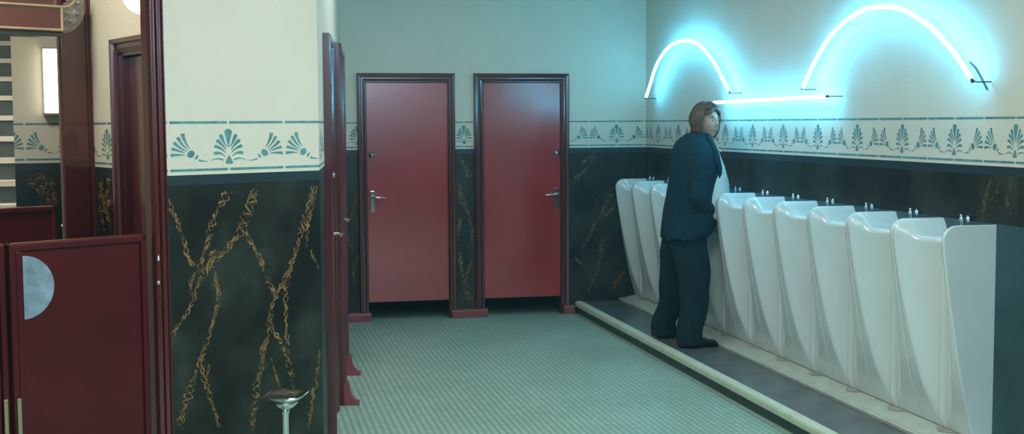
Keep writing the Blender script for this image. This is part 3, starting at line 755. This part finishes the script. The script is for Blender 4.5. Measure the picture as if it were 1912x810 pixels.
# torso and legs inside the clothes
mb.loft([(MX-.01, MY, .88, .115, .155), (MX, MY, 1.0, .12, .15), (MX+.03, MY, 1.15, .115, .14), (MX+.03, MY, 1.32, .12, .165), (MX+.02, MY, 1.45, .10, .18), (MX+.02, MY, 1.50, .07, .12)], 20)
RF = mv(.0, -.17, 0); LFt = mv(-.02, .29, 0)
def leg(hip, knee, ank, mbx): mbx.tube([hip+Vector((0, 0, .05)), hip, hip.lerp(knee, .5), knee, knee.lerp(ank, .4), ank, ank-Vector((0, 0, .03))], [.08, .085, .07, .052, .05, .035, .04], 16)
hipR, kneeR, ankR = mv(-.0, -.09, .92), mv(.03, -.14, .55), Vector((RF.x, RF.y, .20))
hipL, kneeL, ankL = mv(-.0, .09, .92), mv(-.005, .20, .55), Vector((LFt.x, LFt.y, .20))
leg(hipR, kneeR, ankR, mb); leg(hipL, kneeL, ankL, mb)
arms = {}
for sg, nm in ((-1, 'R'), (1, 'L')):
    sh = mv(.06, sg*.18, 1.50); el = mv(.02, sg*.25, 1.20); wr = mv(.20, sg*.09, 1.03)
    arms[nm] = (sh, el, wr)
    mb.tube([sh, sh.lerp(el, .5), el, el.lerp(wr, .5), wr], [.05, .045, .040, .036, .026], 14)
    # palm then fingers curling inward and a thumb
    f = (wr-el).normalized(); inn = Vector((0, -sg, 0)); dn = Vector((0, 0, -1))
    palm = wr+f*.045+dn*.008
    mb.tube([wr, wr+f*.02, palm, palm+f*.035+dn*.006], [.024, .029, .034, .026], 12)
    kb = palm+f*.035+dn*.006
    for k, (ln, off) in enumerate(((.062, .028), (.070, .010), (.066, -.009), (.052, -.026))):
        b0 = kb+Vector((0, 0, off))-f*.01
        mb.tube([b0, b0+f*ln*.42, b0+f*ln*.62+inn*ln*.34, b0+f*ln*.40+inn*ln*.62], [.0095, .009, .008, .0065], 8)
    tb = palm+Vector((0, 0, .024))
    mb.tube([tb, tb+f*.02+inn*.018+Vector((0, 0, .012)), tb+f*.045+inn*.032+Vector((0, 0, .006))], [.012, .0105, .008], 8)
body = mb.build('body', M['skin'], man)
rm = body.modifiers.new('remesh', 'REMESH'); rm.mode = 'VOXEL'; rm.voxel_size = .0045; rm.use_smooth_shade = True
sm = body.modifiers.new('smooth', 'SMOOTH'); sm.factor = .5; sm.iterations = 2
# face details
for sg in (-1, 1):
    e = hc+hrot(Vector((.0745, sg*.030, .008))); m2 = MB(); m2.lathe(e, [(max(.0001, .0125*math.sin(PI*i/10)), -.0125*math.cos(PI*i/10)) for i in range(11)], 14); eo = m2.build('eye', M['eyew'], man)
    m2 = MB(); m2.lathe(e+hrot(Vector((.0100, .001, -.001))), [(0, .0032), (.0050, .0024), (.0066, 0)], 12, axis=hrot(Vector((1, 0, 0)))); m2.build('iris', M['dark'], eo)
    m2 = MB(); m2.tube([e+hrot(Vector((.0105-.0045*abs(q), q*.014, .0065-.0045*q*q))) for q in (-1, -.5, 0, .5, 1)], [.0025, .0042, .0048, .0042, .0025], 8); m2.build('eyelid', M['skin'], man)
    m2 = MB(); m2.tube([hc+hrot(Vector((.094-.012*abs(q-.5), sg*(.014+.034*q), .030+.006*math.sin(PI*q)))) for q in (0, .25, .5, .75, 1)], [.002, .0036, .0038, .003, .0015], 8); m2.build('eyebrow', M['hair'], man)
m2 = MB(); m2.tube([hc+hrot(Vector((.1055-.010*abs(q)**2, q*.024, -.0645-.001*abs(q)))) for q in (-1, -.6, -.2, .2, .6, 1)], [.0015, .004, .0052, .0052, .004, .0015], 8); m2.build('lips', M['lip'], man)
# hair: a thick side-swept shell down to the collar
mb = MB(); NU, NV = 96, 46; rows = []
for i in range(NV+1):
    row = []
    for j in range(NU):
        ph = 2*PI*j/NU; ca, sa = math.cos(ph), math.sin(ph)
        front = max(0, ca)
        # how far down this meridian the hair reaches (angle from crown)
        side = abs(sa)
        tmax = 2.42 if ca < .15 else (2.42-1.45*min(1, (ca-.15)/.40))
        if ca > .55: tmax = .97+.10*sa
        th = tmax*i/NV+.001
        p = head_pt(math.sin(th)*ca, math.sin(th)*sa, math.cos(th))
        thick = .022+.016*math.sin(min(th, PI)*1.0)*(1-.75*front)+.010*(1 if th > 1.9 else 0)*(1-front)
        thick += .0045*math.sin(ph*34+th*3)*min(1, th*1.5)+.004*mnoise.noise(Vector((ph*5, th*2, 3)))
        if i == NV: thick = .003
        elif i == NV-1: thick *= .65
        nn = Vector((math.sin(th)*ca, math.sin(th)*sa, math.cos(th)))
        v = p+nn*thick
        if th > 1.7: v.x -= .012*(th-1.7); v.z -= .012*(th-1.7)
        row.append(hc+hrot(v))
    rows.append(row)
mb.grid(rows, 0, True, True)
for k, (y0_, dy, L_) in enumerate(((.030, .055, .9), (.018, .065, 1.0), (.004, .062, .85), (-.01, -.058, .85), (-.022, -.052, .75), (.04, .04, .9))):   # fringe locks falling to each side
    pts = []
    for q in range(8):
        t_ = q/7; th = .75+.62*L_*t_; yy = (y0_+dy*t_); ca = math.sqrt(max(.02, 1-(yy/.085)**2))
        p = head_pt(math.sin(th)*ca, yy/.077*math.sin(th)*.95, math.cos(th)); pts.append(hc+hrot(p+Vector((.014*(1-.4*t_), .006*math.copysign(1, dy), .006))))
    mb.tube(pts, [.012, .014, .014, .013, .012, .010, .007, .002], 8)
mb.build('hair', M['hair'], man)
# shirt
def yaw_pt(v, c, a):
    d = v-c; return Vector((c.x+d.x*math.cos(a)-d.y*math.sin(a), c.y+d.x*math.sin(a)+d.y*math.cos(a), v.z))
tc = Vector((MX, MY, 0)); TY = -.30
ft = lambda v, a: yaw_pt(v, tc, TY)
mb = MB(); SR = [(.945, .20, .15), (.97, .22, .155), (1.06, .30, .16), (1.18, .345, .16), (1.30, .335, .16), (1.42, .305, .16), (1.52, .27, .14), (1.60, .225, .10), (1.645, .195, .07), (1.655, .185, .06)]
mb.loft([(MX+f-hx-.012, MY, z, hx, min(.17, hx*1.05)) for z, f, hx in SR], 40,
        fn=lambda v, a: ft(v+Vector((.004*math.sin(v.z*40+a*3)*max(0, math.cos(a)), 0, 0)), a), caps=False)
mb.build('shirt', M['shirt'], man)
m2 = MB()
for sg in (-1, 1):
    m2.add([ft(Vector((MX+x, MY+sg*y, z)), 0) for x, y, z in ((.225, .002, 1.575), (.165, .055, 1.65), (.195, .062, 1.60), (.262, .034, 1.53))], [(0, 1, 2, 3)])
o = m2.build('shirt_collar', M['shirt'], man); so = o.modifiers.new('s', 'SOLIDIFY'); so.thickness = .005
# jacket: open at the front
JX = [(.905, .0, .180, .24), (.93, .018, .200, .24), (1.02, .04, .212, .23), (1.12, .055, .208, .215), (1.22, .065, .200, .215), (1.32, .075, .196, .225), (1.42, .083, .194, .235), (1.50, .083, .188, .232), (1.56, .08, .172, .205), (1.60, .078, .148, .160), (1.635, .085, .118, .115), (1.66, .095, .092, .085), (1.675, .10, .080, .076)]
JR = [(c, 0, z, math.sqrt(hx*hx-(.295*ry)**2)/.955, ry) for z, c, hx, ry in JX]
def jgap(z): return .34+.22*max(0, min(1, (z-1.2)/.35))
rows = []; NJ = 60
for x, y, z, rx, ry in JR:
    gap = jgap(z) if z > .95 else jgap(z)+.25*(.95-z)/.05
    row = []
    for k in range(NJ):
        a = gap+(2*PI-2*gap)*k/(NJ-1)
        e = min(k, NJ-1-k)
        wr = .006*math.sin(z*26+a*2.2)*math.sin(a*1.5+1)+.004*mnoise.noise(Vector((a*2, z*9, 1)))
        rr = 1+wr/rx+(.05 if z < 1.5 else 0)*max(0, math.cos(a))**2*.9
        zz = z-(.03*(1-math.cos(a))/2 if z < 1.0 else 0)+(.02 if z < .95 and math.cos(a) < -.2 else 0)
        row.append(ft(Vector((MX+x+rx*rr*math.cos(a), MY+ry*math.sin(a)*(1+wr/ry), zz)), a))
    rows.append(row)
mb = MB(); mb.grid(rows); o = mb.build('jacket', M['jacket'], man); so = o.modifiers.new('s', 'SOLIDIFY'); so.thickness = .010; so.offset = -1; ss = o.modifiers.new('u', 'SUBSURF'); ss.levels = 1; ss.render_levels = 1
jk = o
m2 = MB()   # lapels and collar
for sg in (-1, 1):
    pts = []
    for z, w in ((1.24, .004), (1.33, .030), (1.42, .050), (1.50, .060), (1.515, .040), (1.57, .045), (1.62, .036), (1.665, .026)):
        i = max(k for k in range(len(JR)) if JR[k][2] <= z); q = JR[min(i+1, len(JR)-1)]; p = JR[i]; u = (z-p[2])/max(.001, q[2]-p[2]); rx = p[3]+(q[3]-p[3])*u; ry = p[4]+(q[4]-p[4])*u; x = p[0]+(q[0]-p[0])*u
        row = []
        for k in range(4):
            a = sg*(jgap(z)+w/ry*k/3*1.3); rr = 1+(.05 if z < 1.5 else 0)*max(0, math.cos(a))**2*.9
            row.append(ft(Vector((MX+x+(rx*rr+.010)*math.cos(a), MY+(ry+.010)*math.sin(a), z)), a))
        pts.append(row)
    m2.grid(pts)
o = m2.build('lapel', M['jacket'], jk); so = o.modifiers.new('s', 'SOLIDIFY'); so.thickness = .006
m2 = MB()
for nm, (sh, el, wr) in arms.items():
    sg = -1 if nm == 'R' else 1
    f1 = sh+Vector((.005, 0, .01)); d = (wr-el).normalized()
    path = smooth_path([sh+Vector((.0, -sg*.07, .015)), sh+Vector((-.005, sg*.005, -.01)), sh.lerp(el, .35), sh.lerp(el, .7), el, el.lerp(wr, .35), el.lerp(wr, .7), wr-d*.005], 5)
    n = len(path); rad = []
    for i in range(n):
        t_ = i/(n-1); r_ = .070+.012*math.sin(PI*min(1, t_*2.2))*(t_ < .45) if t_ < .5 else .072-.036*(t_-.5)
        rad.append(r_+.005*math.sin(i*1.7)*(1 if .3 < t_ < .8 else .4))
    m3 = MB(); m3.tube(path, rad, 20); m3.build('sleeve', M['jacket'], jk, sub=1)
# trousers: flared
def trou(hip, knee, ank, back):
    c = [Vector((hip.x, hip.y, .98)), Vector((hip.x, hip.y, .88)), hip.lerp(knee, .45), knee, knee.lerp(ank, .5), Vector((ank.x+back, ank.y, .22)), Vector((ank.x+back, ank.y, .135))]
    rx = [.118, .140, .134, .118, .104, .096, .100]; ry = [.10, .115, .105, .085, .082, .088, .096]
    P = smooth_path(c, 6); n = len(P); rings = []
    for i, p in enumerate(P):
        u = i/(n-1)*6; k = min(5, int(u)); w = u-k
        rings.append((p.x, p.y, p.z, rx[k]+(rx[k+1]-rx[k])*w, ry[k]+(ry[k+1]-ry[k])*w))
    def fn(v, a):
        return v+Vector((.005*math.sin(v.z*22+a*2), .005*math.sin(v.z*15+a*3+1), (.012*math.cos(a) if v.z < .15 else 0)))
    return rings, fn
mb = MB(); rg, fn = trou(hipR, kneeR, ankR, -.015); mb.loft(rg, 28, fn=fn); rg, fn = trou(hipL, kneeL, ankL, -.035); mb.loft(rg, 28, fn=fn)
mb.loft([(MX-.005, MY, .90, .135, .19), (MX-.005, MY, 1.0, .13, .175)], 28)
mb.build('trousers', M['trouser'], man)
for c, nm in ((RF, 1), (LFt, 2)):
    m2 = MB(); rows = []
    for i in range(13):
        u = i/12; x = -.095+.285*u; w = .036+.016*math.sin(PI*min(1, u*1.15))-(.012*(u-.85)/.15 if u > .85 else 0); h = .085-.045*max(0, min(1, (u-.35)/.45)) if u < .9 else .040-.015*(u-.9)/.1
        if i in (0, 12): w *= .55; h *= .75
        cy = c.y-.02*u*(1 if nm == 1 else -1)
        rows.append([Vector((c.x+x, cy+w*math.cos(a)*(1 if math.sin(a) > -.3 else .95), MZ+.002+max(0, .012+h*.5+h*.5*math.sin(a)) if math.sin(a) > -.6 else MZ+.001)) for a in [2*PI*k/16 for k in range(16)]])
    m2.grid(rows, 0, True, True, True); m2.build('shoe', M['shoe'], man)

# ------------------------------------------------------------------ lights
def area(name, loc, size, power, col, rot=(0, 0, 0), sy=None):
    l = bpy.data.lights.new(name, 'AREA'); l.energy = power; l.color = col; l.size = size
    if sy: l.shape = 'RECTANGLE'; l.size_y = sy
    o = bpy.data.objects.new(name, l); C.objects.link(o); o.location = loc; o.rotation_euler = rot; return o
area('ceiling_light_main', (1.2, 4.3, 3.22), 1.2, 84, (1, .97, .90), sy=1.2)
area('ceiling_light_back', (1.5, 8.2, 3.25), .9, 30, (.95, .92, .9), sy=2.2)
area('ceiling_light_near', (1.4, 1.2, 3.22), 1.4, 47, (.60, .97, 1))
area('added_rear_wash', (1.3, -1.25, 3.15), .3, 200, (.42, .6, 1), rot=(math.radians(-35), 0, 0), sy=.15).data.size = 3.6  # added unseen blue wash on the rear wall, for door reflections and cool fill
area('vestibule_light', (-1.45, 6.3, 3.2), .6, 34, (1, .88, .72))
area('stair_light', (-1.9, 9.6, 3.2), .8, 45, (1, .93, .82))
w = bpy.data.worlds.new('world'); sc.world = w; w.use_nodes = True
w.node_tree.nodes['Background'].inputs[0].default_value = (.1, .12, .12, 1); w.node_tree.nodes['Background'].inputs[1].default_value = .3
vs = w.node_tree.nodes.new('ShaderNodeVolumeScatter'); vs.inputs['Density'].default_value = .005; vs.inputs['Anisotropy'].default_value = .5; vs.inputs['Color'].default_value = (.30, .85, 1, 1)
w.node_tree.links.new(vs.outputs[0], w.node_tree.nodes['World Output'].inputs['Volume'])
sc.view_settings.view_transform = 'Standard'; sc.view_settings.look = 'None'; sc.view_settings.exposure = 0; sc.view_settings.gamma = 1
